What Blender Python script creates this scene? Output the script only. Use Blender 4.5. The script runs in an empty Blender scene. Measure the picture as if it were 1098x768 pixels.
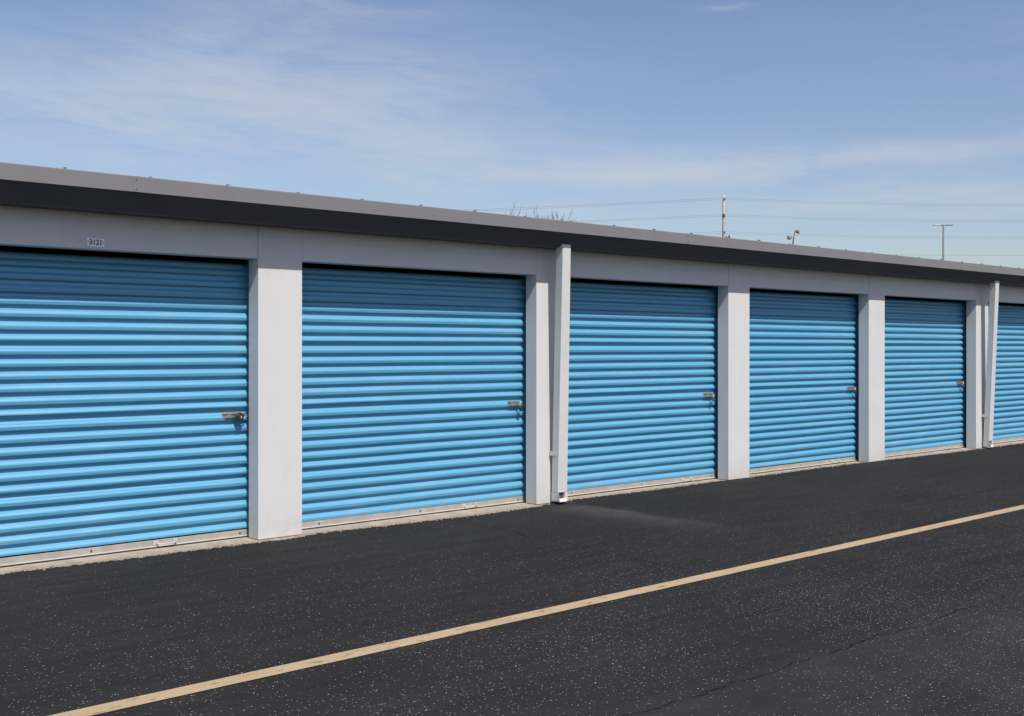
import bpy, bmesh, math, random
from mathutils import Vector, Matrix, noise
rnd = random.Random(7)
S = bpy.context.scene
COL = S.collection
R = math.radians

# ------------------------------------------------------------------ helpers
def tag(o, label=None, cat=None, group=None, kind=None):
    if label: o['label'] = label
    if cat: o['category'] = cat
    if group: o['group'] = group
    if kind: o['kind'] = kind
    return o

def empty(name, loc=(0, 0, 0)):
    o = bpy.data.objects.new(name, None)
    o.location = loc
    o.empty_display_size = 0.2
    COL.objects.link(o)
    return o

class MB:
    """collects shapes in world coordinates and links them as one mesh"""
    def __init__(self): self.bm = bmesh.new()
    def box(self, x0, x1, y0, y1, z0, z1, bev=0.0):
        b = bmesh.new()
        v = [b.verts.new((x, y, z)) for x in (x0, x1) for y in (y0, y1) for z in (z0, z1)]
        for f in ((0, 1, 3, 2), (4, 6, 7, 5), (0, 4, 5, 1), (2, 3, 7, 6), (0, 2, 6, 4), (1, 5, 7, 3)):
            b.faces.new([v[i] for i in f])
        bmesh.ops.recalc_face_normals(b, faces=b.faces)
        if bev > 0:
            bmesh.ops.bevel(b, geom=list(b.edges), offset=bev, segments=2, affect='EDGES', profile=.6)
        self._add(b); return self
    def prism(self, prof, x0, x1):
        """closed (y,z) profile extruded along x"""
        b = bmesh.new()
        A = [b.verts.new((x0, y, z)) for y, z in prof]
        B = [b.verts.new((x1, y, z)) for y, z in prof]
        n = len(prof)
        for i in range(n):
            j = (i + 1) % n
            b.faces.new((A[i], A[j], B[j], B[i]))
        b.faces.new(A); b.faces.new(B[::-1])
        bmesh.ops.recalc_face_normals(b, faces=b.faces)
        self._add(b); return self
    def hexa(self, lo, hi, bev=0):
        """8-corner solid: lo and hi are 4 corners each, same winding"""
        b = bmesh.new()
        A = [b.verts.new(p) for p in lo]; B = [b.verts.new(p) for p in hi]
        for i in range(4):
            j = (i + 1) % 4
            b.faces.new((A[i], A[j], B[j], B[i]))
        b.faces.new(A[::-1]); b.faces.new(B)
        bmesh.ops.recalc_face_normals(b, faces=b.faces)
        if bev > 0:
            bmesh.ops.bevel(b, geom=list(b.edges), offset=bev, segments=2, affect='EDGES', profile=.6)
        self._add(b); return self
    def tube(self, pts, rad, n=8, cap=True):
        pts = [Vector(p) for p in pts]
        rad = rad if hasattr(rad, '__len__') else [rad] * len(pts)
        b = bmesh.new(); rings = []
        t0 = (pts[1] - pts[0]).normalized()
        u = t0.orthogonal().normalized()
        for i, p in enumerate(pts):
            if i == 0: t = pts[1] - pts[0]
            elif i == len(pts) - 1: t = pts[-1] - pts[-2]
            else: t = (pts[i + 1] - pts[i]).normalized() + (pts[i] - pts[i - 1]).normalized()
            t = t.normalized() if t.length > 1e-9 else t0
            u = (u - t * u.dot(t))
            u = u.normalized() if u.length > 1e-6 else t.orthogonal().normalized()
            w = t.cross(u)
            rings.append([b.verts.new(p + (u * math.cos(2 * math.pi * k / n) + w * math.sin(2 * math.pi * k / n)) * rad[i]) for k in range(n)])
        for A, B in zip(rings, rings[1:]):
            for k in range(n):
                b.faces.new((A[k], A[(k + 1) % n], B[(k + 1) % n], B[k]))
        if cap:
            b.faces.new(rings[0][::-1]); b.faces.new(rings[-1])
        for f in b.faces: f.smooth = len(f.verts) == 4
        self._add(b); return self
    def disc(self, c, axis, r, h, n=20, bev=0.0):
        a = Vector(axis).normalized(); c = Vector(c)
        if bev:
            return self.tube([c, c + a * bev, c + a * (h - bev), c + a * h], [r - bev, r, r, r - bev], n)
        return self.tube([c, c + a * h], r, n)
    def _add(self, b):
        me = bpy.data.meshes.new('tmp'); b.to_mesh(me); b.free()
        self.bm.from_mesh(me); bpy.data.meshes.remove(me)
    def build(self, name, mat, parent=None, origin=None):
        me = bpy.data.meshes.new(name)
        if origin is None:
            origin = world_pos(parent) if parent else Vector((0, 0, 0))
        origin = Vector(origin)
        base = world_pos(parent) if parent else Vector((0, 0, 0))
        for v in self.bm.verts: v.co -= origin
        self.bm.to_mesh(me); self.bm.free()
        me.materials.append(mat)
        o = bpy.data.objects.new(name, me)
        COL.objects.link(o)
        if parent: o.parent = parent
        o.location = origin - base
        return o

def world_pos(o):
    p = Vector((0, 0, 0))
    while o is not None:
        p += Vector(o.location); o = o.parent
    return p

def copy_tree(o, parent=None, off=None):
    c = o.copy(); COL.objects.link(c); c.parent = parent
    if off is not None: c.location = Vector(o.location) + Vector(off)
    for ch in list(o.children): copy_tree(ch, c)
    return c

# ------------------------------------------------------------------ materials
def mat(name):
    m = bpy.data.materials.new(name); m.use_nodes = True
    nt = m.node_tree; nt.nodes.clear()
    out = nt.nodes.new('ShaderNodeOutputMaterial')
    bs = nt.nodes.new('ShaderNodeBsdfPrincipled')
    nt.links.new(bs.outputs[0], out.inputs[0])
    return m, nt, bs
def N(nt, t, **kw):
    n = nt.nodes.new(t)
    for k, v in kw.items():
        if k.startswith('i_'):
            key = k[2:]; n.inputs[int(key) if key.isdigit() else key].default_value = v
        else: setattr(n, k, v)
    return n
def coord(nt, scale=(1, 1, 1), space='Object'):
    tc = N(nt, 'ShaderNodeTexCoord'); mp = N(nt, 'ShaderNodeMapping')
    mp.inputs['Scale'].default_value = scale
    nt.links.new(tc.outputs[space], mp.inputs['Vector']); return mp.outputs[0]
def tex(nt, v, scale, detail=4, rough=.55, dist=0):
    n = N(nt, 'ShaderNodeTexNoise'); n.inputs['Scale'].default_value = scale
    n.inputs['Detail'].default_value = detail; n.inputs['Roughness'].default_value = rough
    n.inputs['Distortion'].default_value = dist
    nt.links.new(v, n.inputs['Vector']); return n.outputs['Fac']
def ramp(nt, f, stops):
    r = N(nt, 'ShaderNodeValToRGB'); e = r.color_ramp.elements
    while len(e) < len(stops): e.new(.5)
    for el, (p, c) in zip(e, stops):
        el.position = p; el.color = (c, c, c, 1) if not hasattr(c, '__len__') else (*c[:3], 1)
    nt.links.new(f, r.inputs[0]); return r.outputs[0]
def mix(nt, fac, a, b, mode='MIX'):
    m = N(nt, 'ShaderNodeMix', data_type='RGBA', blend_type=mode)
    for s, v in ((m.inputs[0], fac), (m.inputs[6], a), (m.inputs[7], b)):
        if hasattr(v, 'links') or hasattr(v, 'is_linked'): nt.links.new(v, s)
        elif hasattr(v, '__len__'): s.default_value = (*v[:3], 1)
        else: s.default_value = v
    return m.outputs[2]
def math_(nt, op, a, b=0.0, c=0.0, clamp=False):
    m = N(nt, 'ShaderNodeMath', operation=op, use_clamp=clamp)
    for s, v in zip(m.inputs, (a, b, c)):
        if hasattr(v, 'is_linked'): nt.links.new(v, s)
        else: s.default_value = v
    return m.outputs[0]
def bump(nt, bs, h, strength=.2, dist=.01):
    b = N(nt, 'ShaderNodeBump'); b.inputs['Strength'].default_value = strength
    b.inputs['Distance'].default_value = dist
    nt.links.new(h, b.inputs['Height']); nt.links.new(b.outputs[0], bs.inputs['Normal'])

def simple(name, colr, rough=.5, metal=0.0, var=.12, vscale=6, bmp=0.0, bscale=60, stretch=(1, 1, 1), spec=.5):
    m, nt, bs = mat(name)
    v = coord(nt, stretch)
    f = tex(nt, v, vscale, 6)
    lo = [c * (1 - var) for c in colr]; hi = [min(1, c * (1 + var)) for c in colr]
    nt.links.new(ramp(nt, f, [(.3, lo), (.7, hi)]), bs.inputs['Base Color'])
    bs.inputs['Roughness'].default_value = rough; bs.inputs['Metallic'].default_value = metal
    bs.inputs['Specular IOR Level'].default_value = spec
    if bmp: bump(nt, bs, tex(nt, v, bscale, 3), bmp, .004)
    return m

def painted_wall():
    m, nt, bs = mat('painted_steel_panel')
    v = coord(nt)
    c = ramp(nt, tex(nt, v, 3, 5), [(.3, (.570, .565, .552)), (.7, (.605, .600, .585))])
    vs = coord(nt, (9, 9, .6))                                   # faint vertical run-off streaks
    c = mix(nt, math_(nt, 'MULTIPLY', ramp(nt, tex(nt, vs, 2.2, 5), [(.5, 0.0), (.75, 1.0)]), .10), c, (.43, .41, .38))
    tc = N(nt, 'ShaderNodeTexCoord'); sp = N(nt, 'ShaderNodeSeparateXYZ'); nt.links.new(tc.outputs['Object'], sp.inputs[0])
    dirt = N(nt, 'ShaderNodeMapRange', i_1=.02, i_2=.35, i_3=1.0, i_4=0.0); nt.links.new(sp.outputs['Z'], dirt.inputs[0])
    d = math_(nt, 'MULTIPLY', math_(nt, 'POWER', dirt.outputs[0], 2.0), ramp(nt, tex(nt, coord(nt), 14, 6), [(.35, .15), (.7, .55)]))
    c = mix(nt, d, c, (.40, .38, .345))                           # splash dirt at the foot
    nt.links.new(c, bs.inputs['Base Color'])
    bs.inputs['Roughness'].default_value = .48
    bump(nt, bs, tex(nt, coord(nt, (1, 1, .5)), 190, 2), .07, .0015)  # embossed steel
    return m
M_WALL = painted_wall()

def curtain_mat():
    m, nt, bs = mat('blue_painted_curtain')
    v = coord(nt, (.35, 1, 14))
    c = ramp(nt, tex(nt, v, 3.0, 6), [(.25, (.066, .288, .465)), (.75, (.083, .326, .502))])
    d = ramp(nt, tex(nt, coord(nt, (1, 1, 1)), 2.2, 7), [(.55, 0.0), (.8, 1.0)])
    c = mix(nt, math_(nt, 'MULTIPLY', d, .22), c, (.30, .42, .50))      # chalky fading in patches
    nt.links.new(c, bs.inputs['Base Color'])
    r = ramp(nt, tex(nt, coord(nt, (.5, 1, 6)), 5, 4), [(.3, .54), (.7, .62)])
    nt.links.new(r, bs.inputs['Roughness'])
    bs.inputs['Specular IOR Level'].default_value = .8
    bs.inputs['Coat Weight'].default_value = .6; bs.inputs['Coat Roughness'].default_value = .48; bs.inputs['Coat IOR'].default_value = 1.6
    oi = N(nt, 'ShaderNodeObjectInfo')
    c = mix(nt, math_(nt, 'MULTIPLY', oi.outputs['Random'], .05), c, (.20, .37, .48))
    nt.links.new(c, bs.inputs['Base Color'])
    h = tex(nt, coord(nt, (.22, 1, 9)), 6, 4)
    bump(nt, bs, h, .20, .012)
    return m
M_CURT = curtain_mat()
M_SOFF = simple('soffit_bronze_with_shade', (.072, .060, .063), .55, var=.05, vscale=2.5, spec=.25)  # fascia's bronze made darker, the shade under the eave put into its colour
M_FASC = simple('fascia_bronze_paint', (.182, .174, .177), .42, var=.05, vscale=2.5, bmp=.03, bscale=140)
M_ROOF = simple('galvanised_roof', (.42, .43, .44), .4, .6, var=.15)
M_SPOUT = simple('downspout_paint', (.585, .58, .565), .42, var=.04, vscale=5, bmp=.03)
M_BAR = simple('bottom_bar_steel', (.335, .305, .270), .55, .0, var=.14, vscale=9, bmp=.08, bscale=80)
M_LIP = simple('bottom_lip_steel', (.52, .50, .47), .4, .0, var=.1)
M_SEAL = simple('rubber_seal', (.012, .012, .012), .7)
M_GUIDE = simple('guide_track_blue', (.045, .19, .34), .5, var=.2)
M_ZINC = simple('zinc_latch', (.50, .47, .43), .32, .85, var=.35, vscale=60, bmp=.1, bscale=300)
M_BRASS = simple('weathered_brass_latch', (.52, .45, .35), .36, .8, var=.55, vscale=45, bmp=.1, bscale=300)
M_STEEL = simple('bright_shackle_steel', (.70, .69, .66), .25, .9, var=.1)
M_BLACK = simple('black_lock_case', (.02, .02, .022), .4, 0, var=.3)
M_LAMIN = simple('laminated_lock_body', (.16, .15, .14), .38, .7, var=.3, vscale=80)
M_BRIGHT = simple('pull_handle_steel', (.55, .54, .52), .35, .2, var=.12, vscale=40)
M_BOLT = simple('dark_bolt_head', (.10, .09, .08), .5, .4)
M_SIGN = simple('white_sticker_vinyl', (.86, .89, .91), .4, var=.07, vscale=60)
M_INK = simple('black_sticker_ink', (.03, .035, .045), .5)
M_INT = simple('interior_block', (.05, .048, .045), .8)
M_WIRE = simple('bare_aluminium_wire', (.26, .27, .29), .5, .3)
M_POLEW = simple('weathered_pole_wood', (.47, .42, .35), .85, var=.35, vscale=5, bmp=.4, bscale=20, stretch=(6, 6, .7))
M_INSU = simple('dark_insulator', (.05, .045, .045), .4)
M_POLEG = simple('galvanised_pole', (.13, .13, .13), .6, .0, var=.2)
M_LAMP = simple('lamp_housing', (.22, .21, .20), .5, 0)
M_LENS = simple('lamp_lens', (.62, .60, .55), .2, 0)
M_BARK = simple('bare_bark', (.20, .155, .115), .9, var=.3)

def concrete_mat():
    m, nt, bs = mat('worn_concrete')
    v = coord(nt)
    c = ramp(nt, tex(nt, v, 7, 8, .65), [(.28, (.27, .215, .16)), (.5, (.40, .335, .26)), (.75, (.50, .43, .345))])
    vo = N(nt, 'ShaderNodeTexVoronoi'); vo.inputs['Scale'].default_value = 85; nt.links.new(v, vo.inputs['Vector'])
    st = ramp(nt, vo.outputs['Distance'], [(.0, 1.0), (.28, 0.0)])
    hue = ramp(nt, N_color_val(nt, vo), [(.0, (.20, .16, .12)), (.5, (.55, .46, .36)), (1., (.75, .68, .58))])
    c = mix(nt, math_(nt, 'MULTIPLY', st, .75), c, hue)
    c = mix(nt, math_(nt, 'MULTIPLY', ramp(nt, tex(nt, v, 2.3, 6), [(.55, 0.0), (.72, 1.0)]), .45), c, (.22, .19, .16))
    at = N(nt, 'ShaderNodeAttribute', attribute_name='broken')
    br = math_(nt, 'MULTIPLY', at.outputs['Fac'], ramp(nt, tex(nt, v, 26, 6, .7), [(.30, .45), (.6, 1.0)]), clamp=True)
    rough_c = ramp(nt, tex(nt, v, 75, 4, .75), [(.3, (.09, .075, .058)), (.5, (.24, .195, .15)), (.72, (.48, .41, .33))])
    c = mix(nt, br, c, rough_c)
    nt.links.new(c, bs.inputs['Base Color']); bs.inputs['Roughness'].default_value = .9
    bump(nt, bs, tex(nt, v, 60, 6, .7), .6, .008)
    return m
def N_color_val(nt, vo):
    s = N(nt, 'ShaderNodeSeparateColor'); nt.links.new(vo.outputs['Color'], s.inputs[0]); return s.outputs[0]
M_CONC = concrete_mat()
M_GRAV = simple('edge_gravel', (.27, .225, .175), .9, var=.65, vscale=35)

def asphalt_nodes(nt):
    """colour + height of seal-coated asphalt, in world metres"""
    tc = N(nt, 'ShaderNodeTexCoord'); v = tc.outputs['Object']
    sp = N(nt, 'ShaderNodeSeparateXYZ'); nt.links.new(v, sp.inputs[0])
    X, Y = sp.outputs[0], sp.outputs[1]
    c = ramp(nt, tex(nt, v, .55, 7, .6), [(.3, (.0205, .0198, .0200)), (.7, (.0265, .0257, .0258))])
    # brushed-on sealer: streaks along the lane
    sm = N(nt, 'ShaderNodeMapping'); sm.inputs['Scale'].default_value = (.5, 5, 1); nt.links.new(v, sm.inputs[0])
    c = mix(nt, .55, c, ramp(nt, tex(nt, sm.outputs[0], 1.6, 7, .6), [(.25, (.60, .60, .60)), (.75, (1.35, 1.34, 1.33))]), 'MULTIPLY')
    # fine grain
    g = tex(nt, v, 95, 3, .7)
    c = mix(nt, .8, c, ramp(nt, g, [(.25, (.62, .62, .62)), (.5, (1, 1, 1)), (.75, (1.5, 1.5, 1.5))]), 'MULTIPLY')
    # worn zone beyond the painted line shows more stones
    wear = N(nt, 'ShaderNodeMapRange', i_1=-1.2, i_2=-4.6, i_3=0.0, i_4=1.0); nt.links.new(Y, wear.inputs[0])
    w2 = math_(nt, 'MULTIPLY', wear.outputs[0], ramp(nt, tex(nt, v, .9, 6), [(.34, .0), (.70, 1.35)]))
    h = g
    for sc, th0, th1, amt, base, gain in ((24, .06, .12, 1.0, .9925, .045), (41, .09, .16, 1.0, .990, .062), (83, .15, .27, .8, .974, .15)):
        vo = N(nt, 'ShaderNodeTexVoronoi'); vo.voronoi_dimensions = '2D'; vo.inputs['Scale'].default_value = sc; nt.links.new(v, vo.inputs['Vector'])
        dot = N(nt, 'ShaderNodeMapRange', i_1=th1, i_2=th0, i_3=0.0, i_4=1.0); nt.links.new(vo.outputs['Distance'], dot.inputs[0])
        cs = N(nt, 'ShaderNodeSeparateColor'); nt.links.new(vo.outputs['Color'], cs.inputs[0])
        # only some cells carry a bare stone; more of them where worn
        keep = math_(nt, 'GREATER_THAN', math_(nt, 'ADD', cs.outputs[0], math_(nt, 'MULTIPLY', w2, gain)), base)
        f = math_(nt, 'MULTIPLY', math_(nt, 'MULTIPLY', dot.outputs[0], keep), amt, clamp=True)
        stone = ramp(nt, cs.outputs[1], [(0., (.09, .087, .084)), (.5, (.20, .19, .175)), (1., (.62, .58, .52))])
        c = mix(nt, f, c, stone)
    # dust fan below the downspout, where the roof water dries
    xw = math_(nt, 'ADD', X, math_(nt, 'MULTIPLY', math_(nt, 'SUBTRACT', tex(nt, v, 2.0, 5), .5), .28))
    ra = N(nt, 'ShaderNodeMapRange', i_1=7.30, i_2=7.86, i_3=0.0, i_4=1.0, interpolation_type='SMOOTHSTEP'); nt.links.new(xw, ra.inputs[0])
    rb = N(nt, 'ShaderNodeMapRange', i_1=7.90, i_2=8.06, i_3=1.0, i_4=0.0, interpolation_type='SMOOTHSTEP'); nt.links.new(xw, rb.inputs[0])
    rc = N(nt, 'ShaderNodeMapRange', i_1=-.10, i_2=-.35, i_3=0.0, i_4=1.0); nt.links.new(Y, rc.inputs[0])
    rd = N(nt, 'ShaderNodeMapRange', i_1=-.9, i_2=-2.6, i_3=1.0, i_4=0.0, interpolation_type='SMOOTHSTEP'); nt.links.new(Y, rd.inputs[0])
    fan = math_(nt, 'MULTIPLY', math_(nt, 'MULTIPLY', ra.outputs[0], rb.outputs[0]), math_(nt, 'MULTIPLY', rc.outputs[0], rd.outputs[0]))
    fan = math_(nt, 'MULTIPLY', fan, ramp(nt, tex(nt, v, 6, 8, .7), [(.25, .35), (.7, 1.0)]))
    c = mix(nt, math_(nt, 'MULTIPLY', fan, .50), c, (.098, .094, .092))
    # paler strip beyond the crack
    rl = N(nt, 'ShaderNodeMapRange', i_1=-4.75, i_2=-5.0, i_3=0.0, i_4=1.0); nt.links.new(Y, rl.inputs[0])
    c = mix(nt, math_(nt, 'MULTIPLY', rl.outputs[0], ramp(nt, tex(nt, v, 1.6, 7, .6), [(.35, .0), (.75, .22)])), c, (.10, .096, .09))
    # thin grey dust in the worn lane
    c = mix(nt, math_(nt, 'MULTIPLY', w2, math_(nt, 'MULTIPLY', ramp(nt, tex(nt, sm.outputs[0], 1.1, 8, .65), [(.45, 0.0), (.8, 1.0)]), .16)), c, (.10, .096, .092))
    # two hairline cracks
    n1 = tex(nt, v, 1.7, 10, .72)
    def crack(dist, along, a0, a1, wid):
        d = N(nt, 'ShaderNodeMapRange', i_1=0.0, i_2=wid, i_3=1.0, i_4=0.0); nt.links.new(math_(nt, 'ABSOLUTE', dist), d.inputs[0])
        inr = math_(nt, 'MULTIPLY', math_(nt, 'GREATER_THAN', along, a0), math_(nt, 'LESS_THAN', along, a1))
        return math_(nt, 'MULTIPLY', d.outputs[0], inr)
    gate = ramp(nt, tex(nt, v, 3.0, 5), [(.40, .0), (.50, 1.0)])
    e1 = math_(nt, 'ADD', math_(nt, 'ADD', Y, 4.895), math_(nt, 'MULTIPLY', math_(nt, 'SUBTRACT', n1, .5), .30))
    k1 = math_(nt, 'MULTIPLY', crack(e1, X, -6, 9.5, .008), gate)
    e2 = math_(nt, 'ADD', math_(nt, 'ADD', math_(nt, 'SUBTRACT', X, 6.47), math_(nt, 'MULTIPLY', Y, -.10)), math_(nt, 'MULTIPLY', math_(nt, 'SUBTRACT', n1, .5), .35))
    k2 = math_(nt, 'MULTIPLY', crack(e2, Y, -3.0, -.2, .008), .8)
    k = math_(nt, 'MAXIMUM', k1, k2)
    c = mix(nt, k, c, (.006, .006, .006))
    h = math_(nt, 'SUBTRACT', h, math_(nt, 'MULTIPLY', k, 1.5))
    return v, c, h
def asphalt_mat():
    m, nt, bs = mat('sealed_asphalt')
    v, c, h = asphalt_nodes(nt)
    nt.links.new(c, bs.inputs['Base Color'])
    bs.inputs['Roughness'].default_value = .9; bs.inputs['Specular IOR Level'].default_value = .10
    bump(nt, bs, h, .55, .006)
    return m
M_ASPH = asphalt_mat()
def line_mat():
    m, nt, bs = mat('worn_yellow_paint')
    v, c, h = asphalt_nodes(nt)
    y = ramp(nt, tex(nt, v, 2.2, 7, .6), [(.3, (.395, .285, .165)), (.7, (.455, .345, .215))])
    y = mix(nt, .5, y, ramp(nt, tex(nt, v, 90, 3, .7), [(.3, (.8, .8, .8)), (.7, (1.15, 1.15, 1.15))]), 'MULTIPLY')
    sm = N(nt, 'ShaderNodeMapping'); sm.inputs['Scale'].default_value = (1.2, 5, 1); nt.links.new(v, sm.inputs[0])
    hole = ramp(nt, tex(nt, sm.outputs[0], 4.5, 9, .75), [(.575, 0.0), (.62, .85)])
    pit = ramp(nt, tex(nt, v, 60, 4, .7), [(.66, 0.0), (.72, .8)])
    y = mix(nt, math_(nt, 'MAXIMUM', hole, pit), y, c)
    nt.links.new(y, bs.inputs['Base Color']); bs.inputs['Roughness'].default_value = .8
    bump(nt, bs, h, .4, .005)
    return m
M_LINE = line_mat()
def earth_mat():
    m, nt, bs = mat('dry_grass_earth')
    v = coord(nt)
    nt.links.new(ramp(nt, tex(nt, v, .4, 8, .7), [(.3, (.09, .085, .045)), (.7, (.16, .14, .085))]), bs.inputs['Base Color'])
    bs.inputs['Roughness'].default_value = .95; return m
M_EARTH = earth_mat()

# ------------------------------------------------------------------ ground
def sheet(name, x0, x1, y0, y1, z, m, label):
    b = bmesh.new()
    b.faces.new([b.verts.new(p) for p in ((x0, y0, z), (x1, y0, z), (x1, y1, z), (x0, y1, z))])
    mb = MB(); mb._add(b)
    o = mb.build(name, m); tag(o, label, None, None, 'structure'); return o
sheet('ground', -400, 600, -400, 600, -.06, M_EARTH, 'dry grass and earth stretching away around the storage yard')

BAY, X1, PW = 3.048, 4.56, .404
def pl(k): return X1 + BAY * (k - 1)          # left edge of pilaster k
K0, K1 = -1, 9                                 # pilasters K0..K1
XL, XR = pl(K0), pl(K1) + PW
edge_pts = [(-9, -.08), (2.6, -.02), (3.2, -.045), (3.5, -.065), (3.95, -.058), (4.46, -.078), (4.87, -.09), (5.1, -.01), (5.5, -.05), (6.1, -.087), (6.83, -.130), (7.5, -.09), (7.75, -.02), (8.1, .02), (8.5, .03), (9.3, .0), (10.35, .035), (11.1, .022), (12.3, .055), (13.5, .045), (14.3, .02), (15.8, -.05), (17.2, -.03), (40, -.05)]
def edge_y(x):
    for (a, ya), (b, yb) in zip(edge_pts, edge_pts[1:]):
        if a <= x <= b:
            y = ya + (yb - ya) * (x - a) / (b - a); break
    else: y = -.1
    p = Vector((x, 0, 0))
    y += .014 * noise.noise(p * 2.6) + .020 * noise.noise(p * 9) + .026 * noise.noise(p * 21) + .026 * noise.noise(p * 43)
    return y
# asphalt: far sheet + a finely divided strip that laps raggedly against the slab
b = bmesh.new()
xs = [-60, -30, XL - .2] + [XL + i * .009 for i in range(int((22 - XL) / .009))] + [22 + i * .08 for i in range(int((XR - 22) / .08))] + [XR + .2, 60, 120]
rows = []
for x in xs:
    inside = XL - .1 < x < XR + .1
    e = edge_y(x) if inside else -.1
    lip = .004 + .007 * noise.noise(Vector((x * 31, 3, 0)))
    rows.append([b.verts.new(p) for p in ((x, -40, 0), (x, -1.2, 0), (x, e - .22, 0), (x, e - .07, .002), (x, e - .02, lip if inside else 0), (x, e, .7 * lip if inside else 0), (x, e + .006, -.05))])
for A, B in zip(rows, rows[1:]):
    for i in range(6): b.faces.new((A[i], B[i], B[i + 1], A[i + 1]))
for f in b.faces: f.smooth = True
mb = MB(); mb._add(b)
asph = mb.build('asphalt_drive', M_ASPH)
tag(asph, 'dark sealed asphalt drive in front of the blue storage doors', None, None, 'structure')
sheet('rear_drive', -60, 120, 12, 22, -.02, M_ASPH, 'asphalt drive behind the storage building')

# concrete slab the building stands on, its worn front edge showing
b = bmesh.new(); rows = []
SLZ = .004
xs = [XL - .15 + i * .015 for i in range(int((XR - XL + .3) / .015))]
for x in xs:
    p = Vector((x * 6, 1, 0))
    j = .006 * noise.noise(p) + .004 * noise.noise(p * 4)
    e = edge_y(x)
    rows.append([b.verts.new(q) for q in ((x, e - .05, -.05), (x, e - .012, -.014 + j), (x, e + .012, SLZ - .008 + j), (x, e + .030, SLZ - .003 + j * .6), (x, e + .055, SLZ - .002 + j * .4), (x, e + .10, SLZ - .0005 + j * .2), (x, .22, SLZ), (x, 9.2, SLZ), (x, 9.2, -.05))])
for A, B in zip(rows, rows[1:]):
    for i in range(8): b.faces.new((A[i], B[i], B[i + 1], A[i + 1]))
for f in b.faces: f.smooth = True
mb = MB(); mb._add(b)
slab = mb.build('concrete_apron', M_CONC)
at = slab.data.attributes.new('broken', 'FLOAT', 'POINT')
for i, v in enumerate(slab.data.vertices):
    at.data[i].value = max(0.0, min(1.0, 1.45 - (v.co.y - edge_y(v.co.x)) / .095 + .5 * noise.noise(Vector((v.co.x * 14, v.co.y * 14, 2)))))
tag(slab, 'narrow strip of worn beige concrete under the storage doors', None, None, 'structure')

# crumbs of concrete and stone along the broken edge
mb = MB(); rr = random.Random(3)
for i in range(2600):
    x = rr.uniform(1.2, 21); off = abs(rr.gauss(0, .030))
    y = edge_y(x) + .030 - off + rr.uniform(-.006, .006)
    r = rr.uniform(.003, .0095) * (1.7 if rr.random() < .10 else 1)
    bb = bmesh.new(); bmesh.ops.create_icosphere(bb, subdivisions=1, radius=r)
    for v in bb.verts:
        v.co *= rr.uniform(.7, 1.25); v.co.z *= .7; v.co += Vector((x, y, .001 + r * .3))
    mb._add(bb)
tag(mb.build('loose_gravel', M_GRAV), 'crumbs of stone along the broken edge of the asphalt', None, None, 'stuff')

# painted line (slightly out of parallel with the wall)
b = bmesh.new(); L = []
n = 500
for i in range(n + 1):
    x = -20 + 60 * i / n
    yc = -3.318 + .0083 * (x - 1.8)
    w = .060 + .004 * noise.noise(Vector((x * 3, 5, 0)))
    L.append((b.verts.new((x, yc - w, .004)), b.verts.new((x, yc + w, .004))))
for A, B in zip(L, L[1:]): b.faces.new((A[0], B[0], B[1], A[1]))
mb = MB(); mb._add(b)
tag(mb.build('painted_line', M_LINE), 'worn yellow paint line along the asphalt drive', None, None, 'structure')

# ------------------------------------------------------------------ storage building
bld = empty('storage_building', (X1, 4.5, 0))
tag(bld, 'long low storage building with light grey pilasters and a row of blue roll-up doors', 'building')
ZL, ZT = 2.255, 2.516          # lintel underside, wall top
JD = .155                      # jamb depth
for k in range(K0, K1 + 1):
    MB().box(pl(k), pl(k) + PW, 0, JD, SLZ + .004, ZT + .02, .004).build('pilaster', M_WALL, bld)
for k in range(K0, K1):
    MB().box(pl(k) + PW + .003, pl(k + 1) - .003, .003, JD - .003, ZL, ZT + .018, .003).build('header_panel', M_WALL, bld)
# soffit: slanted outer face, then flat to the wall
OV, ZB, ZF = .355, 2.645, 2.757
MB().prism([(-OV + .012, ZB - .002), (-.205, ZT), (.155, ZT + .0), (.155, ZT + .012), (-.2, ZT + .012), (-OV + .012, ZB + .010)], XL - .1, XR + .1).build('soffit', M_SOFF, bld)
fas = MB().prism([(-OV, ZB), (-OV, ZF - .006), (-OV + .006, ZF), (-OV + .05, ZF), (-OV + .05, ZF - .012), (-OV + .012, ZF - .012), (-OV + .012, ZB)], XL - .1, XR + .1).build('fascia', M_FASC, bld)
# lap joints and fixings in the fascia
for xj in (3.37 - 6.096, 3.37, 3.37 + 6.096, 3.37 + 12.192, 3.37 + 18.288):
    MB().box(xj, xj + .05, -OV - .0022, -OV + .004, ZB + .001, ZF - .004).build('lap_joint', M_FASC, fas)
    for z in (ZB + .02, ZF - .025):
        MB().disc((xj + .025, -OV - .001, z), (0, -1, 0), .005, .004, 8).build('screw', M_BOLT, fas)
# roof: low slope up to a ridge, standing seams showing above the fascia
rz = ZF - .005
roof = MB().prism([(-OV + .02, rz - .01), (4.5, rz + .17), (9.4, rz - .02), (9.4, rz - .05), (4.5, rz + .14), (-OV + .02, rz - .03)], XL - .1, XR + .1).build('roof', M_ROOF, bld)
i = 0
x = 2.92 - .6096 * 9
while x < XR:
    if x > XL:
        h = .020 + .007 * rnd.random()
        MB().prism([(-OV + .052, rz - .004), (-OV + .052, rz + h), (-OV + .075, rz + h), (-OV + .095, rz + .010), (4.5, rz + .17 + .010), (4.5, rz + .165)], x - .008, x + .008).build('roof_seam', M_FASC, roof)
    x += .6096
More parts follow.
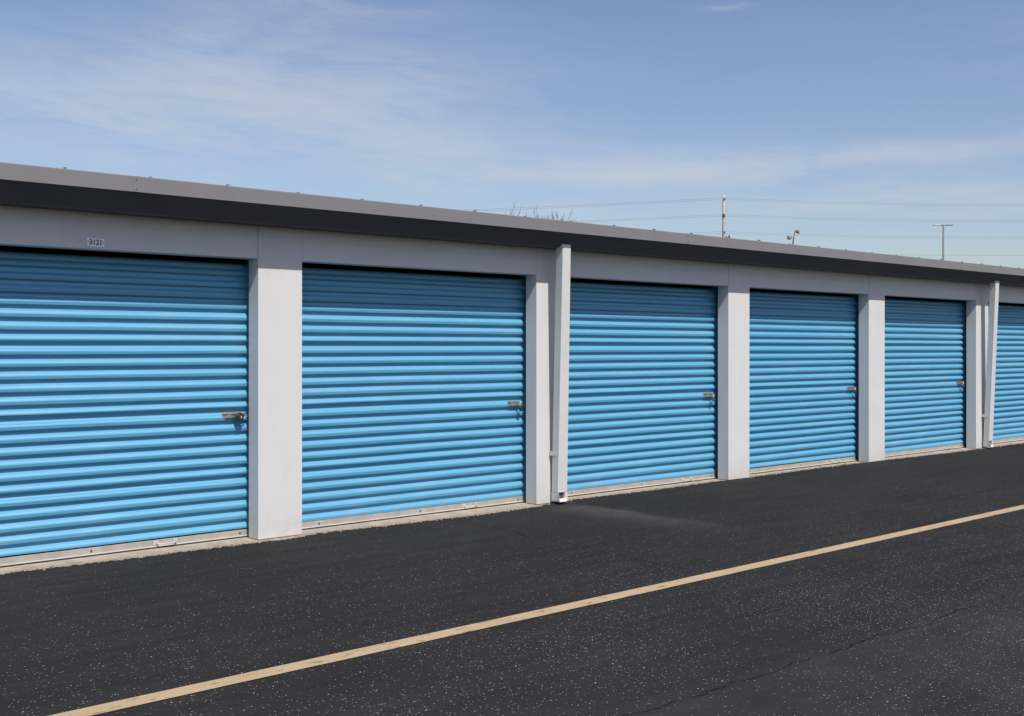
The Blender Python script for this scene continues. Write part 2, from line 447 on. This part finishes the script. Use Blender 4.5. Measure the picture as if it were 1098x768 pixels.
# shell so that the inside is dark
MB().box(XL, XR, 9.0, 9.15, SLZ, rz - .03).build('rear_wall', M_WALL, bld)
for x0 in (XL + .01, XR - .16): MB().box(x0, x0 + .15, JD + .002, 8.998, SLZ + .001, ZT).build('end_wall', M_WALL, bld)
for k in range(K0 + 1, K1): MB().box(pl(k) + .13, pl(k) + .27, .34, 8.996, SLZ + .001, ZT + .1).build('partition_wall', M_INT, bld)
MB().box(XL + .17, XR - .17, JD + .01, 8.99, ZT + .016, ZT + .03).build('ceiling', M_INT, bld)

# ---- roll-up door
PITCH, Z0 = .0893, 2.1765      # groove spacing, height of first groove centre
YG = .247                      # groove plane
NR = 24
def rib_profile(seed):
    rr = random.Random(seed)
    pts = []
    # roll over the drum above the opening
    for a in range(8, 0, -1):
        t = R(11 * a); pts.append((YG + .035 * (1 - math.cos(t)), Z0 + .020 + .03 * math.sin(t)))
    for k in range(NR):
        z = Z0 - PITCH * k
        wide = (k % 6 == 1)
        D = .0290 + .0012 * rr.uniform(-1, 1) + (.002 if wide else 0)
        e = .0560 - (.007 if (k + 1) % 6 == 1 else 0) + .0015 * rr.uniform(-1, 1)
        g = .004 if wide else .0
        for t, d in ((-.010, .0), (-.004, .0), (-.0005, .03), (.002 + g, .16), (.006 + g, .36), (.012 + g, .60), (.018, .79), (.024, .91), (.0285, .97), (.032, .995), (.0345, 1.0), (.037, .99), (.045, .945), (e - .003, .89), (e, .865), (e + .0012, .79), (e + .004, .50), (e + .008, .16), (e + .0105, .03), (e + .014, .0)):
            if k == NR - 1 and t > .054: continue
            pts.append((YG - D * d, z - t))
    return pts
def make_door(k):
    x0, x1 = pl(k) + PW - .05, pl(k + 1) + .047
    prof = rib_profile(40 + k)
    nx = 30
    b = bmesh.new(); cols = []
    for i in range(nx + 1):
        x = x0 + (x1 - x0) * i / nx
        col = []
        for (y, z) in prof:
            p = Vector((x * .9, z * 5.5, k * 3.1))
            q = Vector((x * .35, z * 1.1, k * 5.7))
            col.append(b.verts.new((x, y + .0022 * noise.noise(p) + .004 * noise.noise(q), z + .0022 * noise.noise(p + Vector((9, 0, 0))))))
        cols.append(col)
    for A, B in zip(cols, cols[1:]):
        for i in range(len(prof) - 1): b.faces.new((A[i], B[i], B[i + 1], A[i + 1]))
    for f in b.faces: f.smooth = True
    mb = MB(); mb._add(b)
    d = mb.build('roll_up_door', M_CURT, bld, origin=(x0, YG, 0))
    zb = .0665
    MB().box(x0, x1, YG - .026, YG + .01, .0148, zb, .003).build('bottom_bar', M_BAR, d)
    MB().box(x0, x1, YG - .044, YG - .0262, .0150, .0215, .0015).build('bottom_lip', M_LIP, d)
    MB().box(x0, x1, YG - .043, YG + .006, SLZ - .003, .0146).build('bottom_seal', M_SEAL, d)
    MB().box(x1 + .003, x1 + .21, YG - .012, YG + .045, SLZ, 2.40).build('guide_track', M_GUIDE, d)
    MB().box(x0 - .06, x0 - .003, YG - .026, YG + .045, SLZ, 2.40).build('guide_track', M_GUIDE, d)
    # pull handle on the bottom bar
    hx = pl(k) + PW + HANDLE.get(k, 1.95)
    h = MB()
    h.box(hx - .012, hx + .035, YG - .034, YG - .0265, .024, .058, .002)
    h.box(hx + .155, hx + .185, YG - .034, YG - .0265, .024, .060, .002)
    h.tube([(hx + .012, YG - .034, .042), (hx + .014, YG - .058, .038), (hx + .03, YG - .066, .036), (hx + .145, YG - .066, .040), (hx + .165, YG - .058, .044), (hx + .168, YG - .034, .046)], .0055, 8)
    h.build('pull_handle', M_BRIGHT, d)
    for bx in (.30, 1.385, 2.60):
        MB().disc((pl(k) + PW + bx, YG - .0262, .042), (0, -1, 0), .0075, .006, 8).build('bolt_head', M_BOLT, d)
    # slide latch at the right-hand edge
    if k in LATCH:
        zc, m, wd = LATCH[k]
        xr = pl(k + 1) + .004
        yb = YG - .026
        lt = MB()
        lt.box(xr - wd, xr - .035, yb - .006, yb, zc - .026, zc + .026, .002)
        lt.box(xr - wd + .02, xr - .05, yb - .022, yb - .0062, zc + .008, zc + .022, .003)
        lt.box(xr - wd + .02, xr - .05, yb - .022, yb - .0062, zc - .022, zc - .010, .003)
        lt.disc((xr - wd + .010, yb - .0062, zc + .012), (0, -1, 0), .006, .006, 10)
        lt.disc((xr - wd + .010, yb - .0062, zc - .014), (0, -1, 0), .006, .006, 10)
        la = lt.build('slide_latch', m, d)
        sb = MB()
        sb.box(xr - wd + .03, xr + .004, yb - .0165, yb - .0064, zc - .0085, zc + .0065, .002)
        sb.box(xr - .078, xr - .066, yb - .050, yb - .0225, zc - .012, zc + .012, .003)
        sb.build('slide_bolt', M_STEEL, la)
        hs = MB()
        hs.tube([(xr - .058, yb - .006, zc + .018), (xr - .058, yb - .045, zc + .018), (xr - .058, yb - .052, zc + .008), (xr - .058, yb - .052, zc - .010), (xr - .058, yb - .045, zc - .020), (xr - .058, yb - .006, zc - .020)], .0042, 8)
        hs.build('staple', m, la)
    return d
HANDLE = {-1: 1.9, 0: 1.875, 1: 1.886, 2: 2.06, 3: 2.09, 4: 2.05, 5: 1.95}
LATCH = {k: (.990, M_ZINC, .19) for k in range(-1, 8)}
LATCH[0] = (.999, M_BRASS, .205)
LATCH[4] = (1.004, M_ZINC, .185)
for k in range(K0, K1): make_door(k)

# ---- downspouts
def downspout(k):
    px = pl(k)
    ds = empty('downspout', (px + .19, -.1, 0)); ds.parent = bld; ds.location = Vector((px + .19, -.1, 0)) - world_pos(bld)
    xt0, xt1 = px + .112, px + .222           # top: further out from the wall
    xb0, xb1 = px + .182, px + .312           # foot: nearer the wall
    yt0, yt1, yb0, yb1 = -.254, -.160, -.112, -.022
    zt, zb = 2.545, .115
    m = MB()
    m.hexa([(xb0, yb0, zb), (xb1, yb0, zb), (xb1, yb1, zb), (xb0, yb1, zb)],
           [(xt0, yt0, zt), (xt1, yt0, zt), (xt1, yt1, zt), (xt0, yt1, zt)], .006)
    m.build('spout_shaft', M_SPOUT, ds)
    sh = MB()                                  # foot with a square outlet on its front
    z0 = .030
    xr_ = xb1 - .036
    sh.box(xb0 - .001, xb0 + .005, yb0 - .004, yb1, z0, zb - .001)
    sh.box(xr_, xb1 + .001, yb0 - .002, yb1, z0, zb - .001)
    sh.hexa([(xb0 - .010, yb0 - .034, z0), (xr_ + .004, yb0 - .030, z0), (xr_ - .001, yb1 - .03, z0), (xb0 + .0055, yb1 - .03, z0)],
            [(xb0 - .008, yb0 - .016, z0 + .030), (xr_ - .001, yb0 - .012, z0 + .030), (xr_ - .001, yb0 - .008, z0 + .030), (xb0 + .0055, yb0 - .008, z0 + .030)])
    sh.hexa([(xb0 - .012, yb0 - .040, z0), (xb0 - .009, yb0 - .040, z0), (xb0 + .000, yb0 - .0045, z0), (xb0 - .003, yb0 - .0045, z0)],
            [(xb0 - .004, yb0 - .012, zb - .004), (xb0 - .002, yb0 - .012, zb - .004), (xb0 + .000, yb0 - .0045, zb - .004), (xb0 - .003, yb0 - .0045, zb - .004)])
    sh.build('spout_outlet', M_SPOUT, ds)
    MB().box(xb0 + .0056, xr_ - .0006, yb0 + .022, yb1 - .002, z0 + .002, zb - .0015).build('outlet_shade_block', M_BOLT, ds)  # dark block added inside the outlet, its colour stands in for the shade
    zs = .50
    t = (zs - zb) / (zt - zb)
    xs_, ys0, ys1 = xb0 + (xt0 - xb0) * t, yb0 + (yt0 - yb0) * t, yb1 + (yt1 - yb1) * t
    st = MB()
    st.box(xs_ - .004, xs_ - .0012, ys0 + .03, -.0005, zs - .022, zs + .022, .001)
    st.disc((xs_ - .0042, (ys0 + ys1) / 2, zs), (-1, 0, 0), .005, .004, 8)
    st.build('spout_strap', M_SPOUT, ds)
    return ds
for k in (-1, 2, 5, 8): downspout(k)

# ------------------------------------------------------------------ unit number sticker
sx0, sx1, sz0, sz1 = SIGN = (3.184, 3.310, 2.273, 2.331)
sg = MB().box(sx0, sx1, -.0015, .0022, sz0, sz1).build('number_sign', M_SIGN, None, origin=((sx0 + sx1) / 2, 0, sz0))
tag(sg, 'small white number sticker reading 3121 on the header above the leftmost blue door', 'sign')
cu = bpy.data.curves.new('numerals', 'FONT'); cu.body = '·3121·'; cu.size = .054; cu.extrude = .0006
cu.align_x = 'CENTER'; cu.align_y = 'CENTER'; cu.offset = .0012; cu.space_character = 1.0
tmp = bpy.data.objects.new('tmp', cu); COL.objects.link(tmp)
dg = bpy.context.evaluated_depsgraph_get()
me = bpy.data.meshes.new_from_object(tmp.evaluated_get(dg)); me.name = 'numerals'
bpy.data.objects.remove(tmp)
w = max(v.co.x for v in me.vertices) - min(v.co.x for v in me.vertices)
me.transform(Matrix.Rotation(R(90), 4, 'X') @ Matrix.Diagonal((.118 / w, 1, 1, 1)))
me.materials.clear(); me.materials.append(M_INK)
nu = bpy.data.objects.new('numerals', me); COL.objects.link(nu); nu.parent = sg
nu.location = (0, -.0026, (sz1 - sz0) / 2)

# ------------------------------------------------------------------ padlocks
def padlock(k, kind, label):
    zc, m, wd = LATCH[k]
    xr = pl(k + 1) + .004; yb = YG - .026
    cx, cy = xr - .058, yb - .052
    if kind == 'disc':
        root = empty('padlock', (cx - .014, cy - .010, zc - .02))
        o = MB().disc((cx - .022, cy + .012, zc - .014), (.15, -1, .05), .034, .030, 24, .005).build('lock_body', M_BLACK, root)
        MB().disc((cx - .017, cy - .0185, zc - .012), (.15, -1, .05), .012, .003, 14).build('keyway', M_BRASS, o)
        MB().tube([(cx - .012, cy + .004, zc + .018), (cx + .006, cy + .002, zc + .022), (cx + .030, cy, zc + .012), (cx + .036, cy, zc - .006), (cx + .022, cy + .002, zc - .024), (cx - .002, cy + .004, zc - .034)], .0052, 10).build('shackle', M_BRASS, root)
    else:
        hx, hz, ang = kind
        root = empty('padlock', (cx, cy, zc - .055))
        def P(u, w, v): return (cx + u * math.cos(ang) + v * math.sin(ang), cy + w, zc + hz - v * math.cos(ang) + u * math.sin(ang))
        MB().tube([P(-.012, 0, .028), P(-.012, 0, .006), P(-.009, 0, -.004), P(0, 0, -.009), P(.009, 0, -.004), P(.012, 0, .006), P(.012, 0, .028)], .0034, 10).build('shackle', M_STEEL, root)
        A = [P(-hx, -.009, .026), P(hx, -.009, .026), P(hx, .009, .026), P(-hx, .009, .026)]
        B = [P(-hx, -.009, .064), P(hx, -.009, .064), P(hx, .009, .064), P(-hx, .009, .064)]
        MB().hexa(A, B, .003).build('lock_body', M_BLACK if hx < .019 else M_LAMIN, root)
    tag(root, label, 'padlock', 'padlocks on the blue doors')
padlock(0, 'disc', 'round black padlock with brass shackle on the weathered brass latch of the leftmost blue door')
padlock(1, (.018, -.012, .10), 'small dark padlock on the blue door just left of the nearer downspout')
padlock(2, (.020, -.014, -.25), 'dark padlock tilted sideways on the blue door just right of the nearer downspout')
padlock(3, (.017, -.012, .05), 'black padlock on the fourth blue door, between two plain pilasters')
padlock(4, (.020, -.004, -.5), 'silver and black padlock on the blue door just left of the farther downspout')

# ------------------------------------------------------------------ far things, all standing on the ground beyond the building
CAM = Vector((0, -8.0985, 1.55)); TH = 48.0268
FW = Vector((math.cos(R(TH)), math.sin(R(TH)), 0)); RT = Vector((math.sin(R(TH)), -math.cos(R(TH)), 0))
def spot(right, dist): return CAM + FW * dist + RT * right      # metres right of / in front of the camera
GZ = -.06
def utility_pole(base, top, label):
    root = empty('utility_pole', (base.x, base.y, GZ))
    tag(root, label, 'utility pole', 'wooden poles of the overhead line')
    pts = [(base.x + .02 * math.sin(t * 3), base.y, GZ + (top - GZ) * t / 8) for t in range(9)]
    MB().tube(pts, [.15 - .05 * t / 8 for t in range(9)], 12).build('pole_shaft', M_POLEW, root)
    for z in WZ:
        m = MB()
        m.tube([(base.x, base.y, z - .13), (base.x, base.y, z), (base.x, base.y, z + .10)], [.108, .112, .104], 12)
        m.tube([(base.x, base.y, z), tuple(Vector((base.x, base.y, z)) - FW * .28)], .025, 8)
        m.disc(tuple(Vector((base.x, base.y, z - .10)) - FW * .28), (0, 0, 1), .045, .17, 10)
        m.build('insulator', M_INSU, root)
    return root
WZ = (12.62, 11.38, 10.10)
pA = spot(15.84, 85.0)     # the pole seen above the roof
pB = spot(55.0, 86.0); pC = spot(-17.3, 96.0)
up = utility_pole(pA, 12.93, 'weathered wooden utility pole with three dark insulators rising above the roof')
m = MB()
bz = 9.75
m.tube([(pA.x, pA.y, bz), tuple(Vector((pA.x, pA.y, bz + .05)) + RT * .42)], .025, 6)
m.disc(tuple(Vector((pA.x, pA.y, bz - .12)) + RT * .42), (0, 0, 1), .06, .26, 10)
m.build('side_bracket', M_INSU, up)
utility_pole(pB, 12.9, 'next wooden utility pole along the overhead line, off to the right')
utility_pole(pC, 12.9, 'farther wooden utility pole of the overhead line, hidden behind the roof')
def wire(z, dz, dy, label, sagm=.45):
    pts = []
    seq = [pC, pA, pB]
    for s, (a, b_) in enumerate(zip(seq, seq[1:])):
        sg = sagm * (.30 if s == 0 else 1.0)
        for i in range(25):
            if s and i == 0: continue
            t = i / 24
            p = a.lerp(b_, t) - FW * (.28 + dy)
            pts.append((p.x, p.y, z + dz - 4 * sg * t * (1 - t)))
    o = MB().tube(pts, .0085, 6).build('power_line', M_WIRE, None, origin=pts[24])
    tag(o, label, 'power line', 'overhead wires on the wooden poles')
for z, nm, sm in zip(WZ, ('highest', 'middle', 'lowest'), (.42, .38, .35)):
    wire(z, .05, 0, 'upper wire of the %s pair strung from the wooden pole' % nm, sm)
    wire(z, -.09, .15, 'lower wire of the %s pair strung from the wooden pole' % nm, sm)
wire(8.75, 0, .05, 'single thin wire hanging below the pairs on the wooden pole', .35)

# parking-lot lamp with a flat T head
p = spot(26.2, 69.0)
root = empty('street_lamp', (p.x, p.y, GZ))
tag(root, 'tall thin lamp post with a flat T-shaped twin head at the far right', 'street lamp')
MB().tube([(p.x, p.y, GZ), (p.x, p.y, 4.5), (p.x, p.y, 8.97)], [.085, .068, .048], 12).build('post', M_POLEG, root)
a = Vector((p.x, p.y, 8.93))
MB().tube([tuple(a - RT * .2), tuple(a + RT * .2)], .03, 8).build('crossarm', M_POLEG, root)
for s in (-1, 1):
    lo = [a + RT * (s * .18) - FW * .13, a + RT * (s * .60) - FW * .13, a + RT * (s * .60) + FW * .13, a + RT * (s * .18) + FW * .13]
    hi = [q + Vector((0, 0, .035)) for q in lo]
    lm = MB().hexa([tuple(q - Vector((0, 0, .01))) for q in lo], [tuple(q) for q in hi], .008).build('lamp_head', M_LENS if s < 0 else M_LAMP, root)

# security floodlights on a slim pole
p = spot(17.3, 70.0)
root = empty('floodlight_pole', (p.x, p.y, GZ))
tag(root, 'slim pole carrying two small floodlights facing opposite ways above the roof', 'floodlight')
MB().tube([(p.x, p.y, GZ), (p.x, p.y, 7.6), (p.x + .06, p.y, 8.15), (p.x + .16, p.y - .08, 8.75)], [.06, .05, .045, .04], 10).build('post', M_POLEG, root)
def flood(c, d):
    d = Vector(d).normalized(); c = Vector(c)
    h = MB().tube([tuple(c - d * .14), tuple(c - d * .10), tuple(c + d * .04), tuple(c + d * .13)], [.05, .085, .12, .135], 14).build('floodlight', M_LAMP, root)
    MB().disc(tuple(c + d * .131), d, .12, .012, 14).build('lens', M_LENS, h)
t2 = Vector((p.x + .15, p.y - .07, 8.66))
flood(t2 + RT * .15, RT * 1.0 - FW * .55 - Vector((0, 0, .25)))
t1 = Vector((p.x + .04, p.y, 8.28))
flood(t1 - RT * .20, -RT * 1.0 - FW * .7 - Vector((0, 0, .25)))

# leafless trees, only their top twigs clear the roof
def bare_tree(base, top, spread, seed, label):
    rr = random.Random(seed)
    root = empty('bare_tree', (base.x, base.y, GZ))
    tag(root, label, 'tree', 'leafless trees behind the roof')
    H = top - GZ
    MB().tube([(base.x, base.y, GZ), (base.x + .05, base.y, H * .2), (base.x, base.y + .05, H * .42)], [.20, .16, .12], 10).build('trunk', M_BARK, root)
    cr = MB()
    def grow(p, d, ln, r, lev):
        pts = [p]; rad = [r]
        q = p
        for i in range(3):
            d = (d + Vector((rr.uniform(-.16, .16), rr.uniform(-.16, .16), .10))).normalized()
            q = q + d * ln / 3; pts.append(q); rad.append(r * (1 - .2 * (i + 1)))
        cr.tube(pts, rad, 5 if lev else 7)
        if lev >= 6: return
        for c in range(rr.choice((2, 3, 3))):
            s = rr.choice(pts[1:])if c else pts[-1]
            nd = (d + Vector((rr.uniform(-1, 1), rr.uniform(-1, 1), rr.uniform(-.05, .5))) * (.55 if c else .25)).normalized()
            grow(s, nd, ln * rr.uniform(.60, .86), max(.011, r * .56), lev + 1)
    st = Vector((base.x, base.y + .05, H * .40))
    for i in range(6):
        a = i * 1.05 + rr.uniform(-.3, .3)
        grow(st, Vector((math.cos(a) * spread, math.sin(a) * spread, 1)).normalized(), H * .20, .075, 1)
    # bring the highest twig to the wanted height
    cr.bm.verts.ensure_lookup_table()
    zmax = max(v.co.z for v in cr.bm.verts)
    f = (top - H * .40) / (zmax - H * .40)
    for v in cr.bm.verts: v.co.z = H * .40 + (v.co.z - H * .40) * f
    cr.build('crown', M_BARK, root)
bare_tree(spot(.65, 62.0), 9.45, .30, 5, 'leafless tree whose taller twigs show left of the others above the roof')
bare_tree(spot(2.8, 64.0), 9.30, .30, 11, 'leafless tree whose short twigs barely clear the roof, nearer the wooden pole')

# ------------------------------------------------------------------ light
AZ, EL = 13.8, 52.0
sd = Vector((-math.sin(R(AZ)) * math.cos(R(EL)), -math.cos(R(AZ)) * math.cos(R(EL)), math.sin(R(EL))))
sun = bpy.data.lights.new('sun', 'SUN'); sun.energy = 4.9; sun.angle = R(.53); sun.color = (1, .95, .885)
so = bpy.data.objects.new('sun', sun); COL.objects.link(so)
so.rotation_euler = sd.to_track_quat('Z', 'Y').to_euler(); so.location = (0, -20, 30)

W = bpy.data.worlds.new('World'); S.world = W; W.use_nodes = True
nt = W.node_tree; nt.nodes.clear()
out = nt.nodes.new('ShaderNodeOutputWorld'); bg = nt.nodes.new('ShaderNodeBackground')
SKY = .112
bg.inputs[1].default_value = SKY
sky = nt.nodes.new('ShaderNodeTexSky'); sky.sky_type = 'NISHITA'; sky.sun_disc = False
sky.sun_elevation = R(EL); sky.sun_rotation = R(180 + AZ)
sky.altitude = 0; sky.air_density = 1.0; sky.dust_density = .9; sky.ozone_density = 1.5
# thin cirrus, placed by compass bearing and height above the horizon
tc = nt.nodes.new('ShaderNodeTexCoord'); sp = nt.nodes.new('ShaderNodeSeparateXYZ')
nt.links.new(tc.outputs['Generated'], sp.inputs[0])
az = math_(nt, 'MULTIPLY', math_(nt, 'ARCTAN2', sp.outputs[0], sp.outputs[1]), 57.2958)
el = math_(nt, 'MULTIPLY', math_(nt, 'ARCSINE', sp.outputs[2]), 57.2958)
cb = nt.nodes.new('ShaderNodeCombineXYZ'); nt.links.new(math_(nt, 'MULTIPLY', az, .10), cb.inputs[0])
tilt = math_(nt, 'ADD', el, math_(nt, 'MULTIPLY', math_(nt, 'SUBTRACT', az, 41.97), .07))
nt.links.new(math_(nt, 'MULTIPLY', tilt, .42), cb.inputs[1])
fib = tex(nt, cb.outputs[0], 1.0, 10, .62, .9)
cb3 = nt.nodes.new('ShaderNodeCombineXYZ'); nt.links.new(math_(nt, 'MULTIPLY', az, .22), cb3.inputs[0]); nt.links.new(math_(nt, 'MULTIPLY', tilt, 1.25), cb3.inputs[1]); cb3.inputs[2].default_value = 9.1
fib2 = tex(nt, cb3.outputs[0], 1.0, 9, .6, 1.2)
cb2 = nt.nodes.new('ShaderNodeCombineXYZ'); nt.links.new(math_(nt, 'MULTIPLY', az, .05), cb2.inputs[0]); nt.links.new(math_(nt, 'MULTIPLY', tilt, .16), cb2.inputs[1]); cb2.inputs[2].default_value = 4.2
big = tex(nt, cb2.outputs[0], 1.4, 5, .5, .4)
def blob(a0, e0, sa, se, k, slope=0.0):
    da = math_(nt, 'SUBTRACT', az, a0)
    de = math_(nt, 'SUBTRACT', math_(nt, 'SUBTRACT', el, e0), math_(nt, 'MULTIPLY', da, slope))
    wob = math_(nt, 'MULTIPLY', math_(nt, 'SUBTRACT', big, .5), 5.0)
    de = math_(nt, 'ADD', de, wob)
    r2 = math_(nt, 'ADD', math_(nt, 'POWER', math_(nt, 'ABSOLUTE', math_(nt, 'DIVIDE', da, sa)), 2.0), math_(nt, 'POWER', math_(nt, 'ABSOLUTE', math_(nt, 'DIVIDE', de, se)), 2.0))
    return math_(nt, 'MULTIPLY', math_(nt, 'POWER', 2.718, math_(nt, 'MULTIPLY', r2, -1.0)), k)
mask = blob(24, 11.5, 11, 2.0, 1.25, -.01)
for args in ((32, 13.4, 9, 1.9, .75, .02), (38, 10.0, 8, 1.4, .85, -.08), (47, 8.9, 8, 1.0, 1.15, .02), (58, 9.0, 10, .65, 1.0, .03), (63, 6.9, 10, .8, 1.1, .0), (44, 6.3, 3, .35, .6, -.05), (52.5, 16.4, 1.1, .22, .4, -.05), (33, 16, 5, .5, .5, .06), (100, 14, 25, 4, .6, 0), (-30, 12, 25, 4, .6, 0)):
    mask = math_(nt, 'ADD', mask, blob(*args))
wisp = math_(nt, 'ADD', math_(nt, 'MULTIPLY', fib, .62), math_(nt, 'MULTIPLY', fib2, .38))
dens = math_(nt, 'MULTIPLY', mask, ramp(nt, wisp, [(.36, .12), (.66, 1.0)]))
dens = math_(nt, 'SUBTRACT', 1.0, math_(nt, 'POWER', 2.718, math_(nt, 'MULTIPLY', dens, -1.45)))
tint = mix(nt, 1.0, sky.outputs[0], (1.0, .965, 1.03), 'MULTIPLY')
colr = mix(nt, math_(nt, 'MULTIPLY', dens, .85), tint, (.56 / SKY, .61 / SKY, .70 / SKY))
nt.links.new(colr, bg.inputs[0]); nt.links.new(bg.outputs[0], out.inputs[0])

# ------------------------------------------------------------------ camera
cam = bpy.data.cameras.new('camera'); co = bpy.data.objects.new('camera', cam); COL.objects.link(co)
cam.sensor_width = 36; cam.sensor_fit = 'HORIZONTAL'; cam.lens = 36 * 1218 / 1098
cam.shift_y = -12 / 1098; cam.clip_end = 2000
co.location = CAM; co.rotation_euler = (R(90), 0, -R(90 - TH))
S.camera = co
S.view_settings.view_transform = 'Standard'; S.view_settings.look = 'None'
S.view_settings.exposure = 0; S.view_settings.gamma = 1
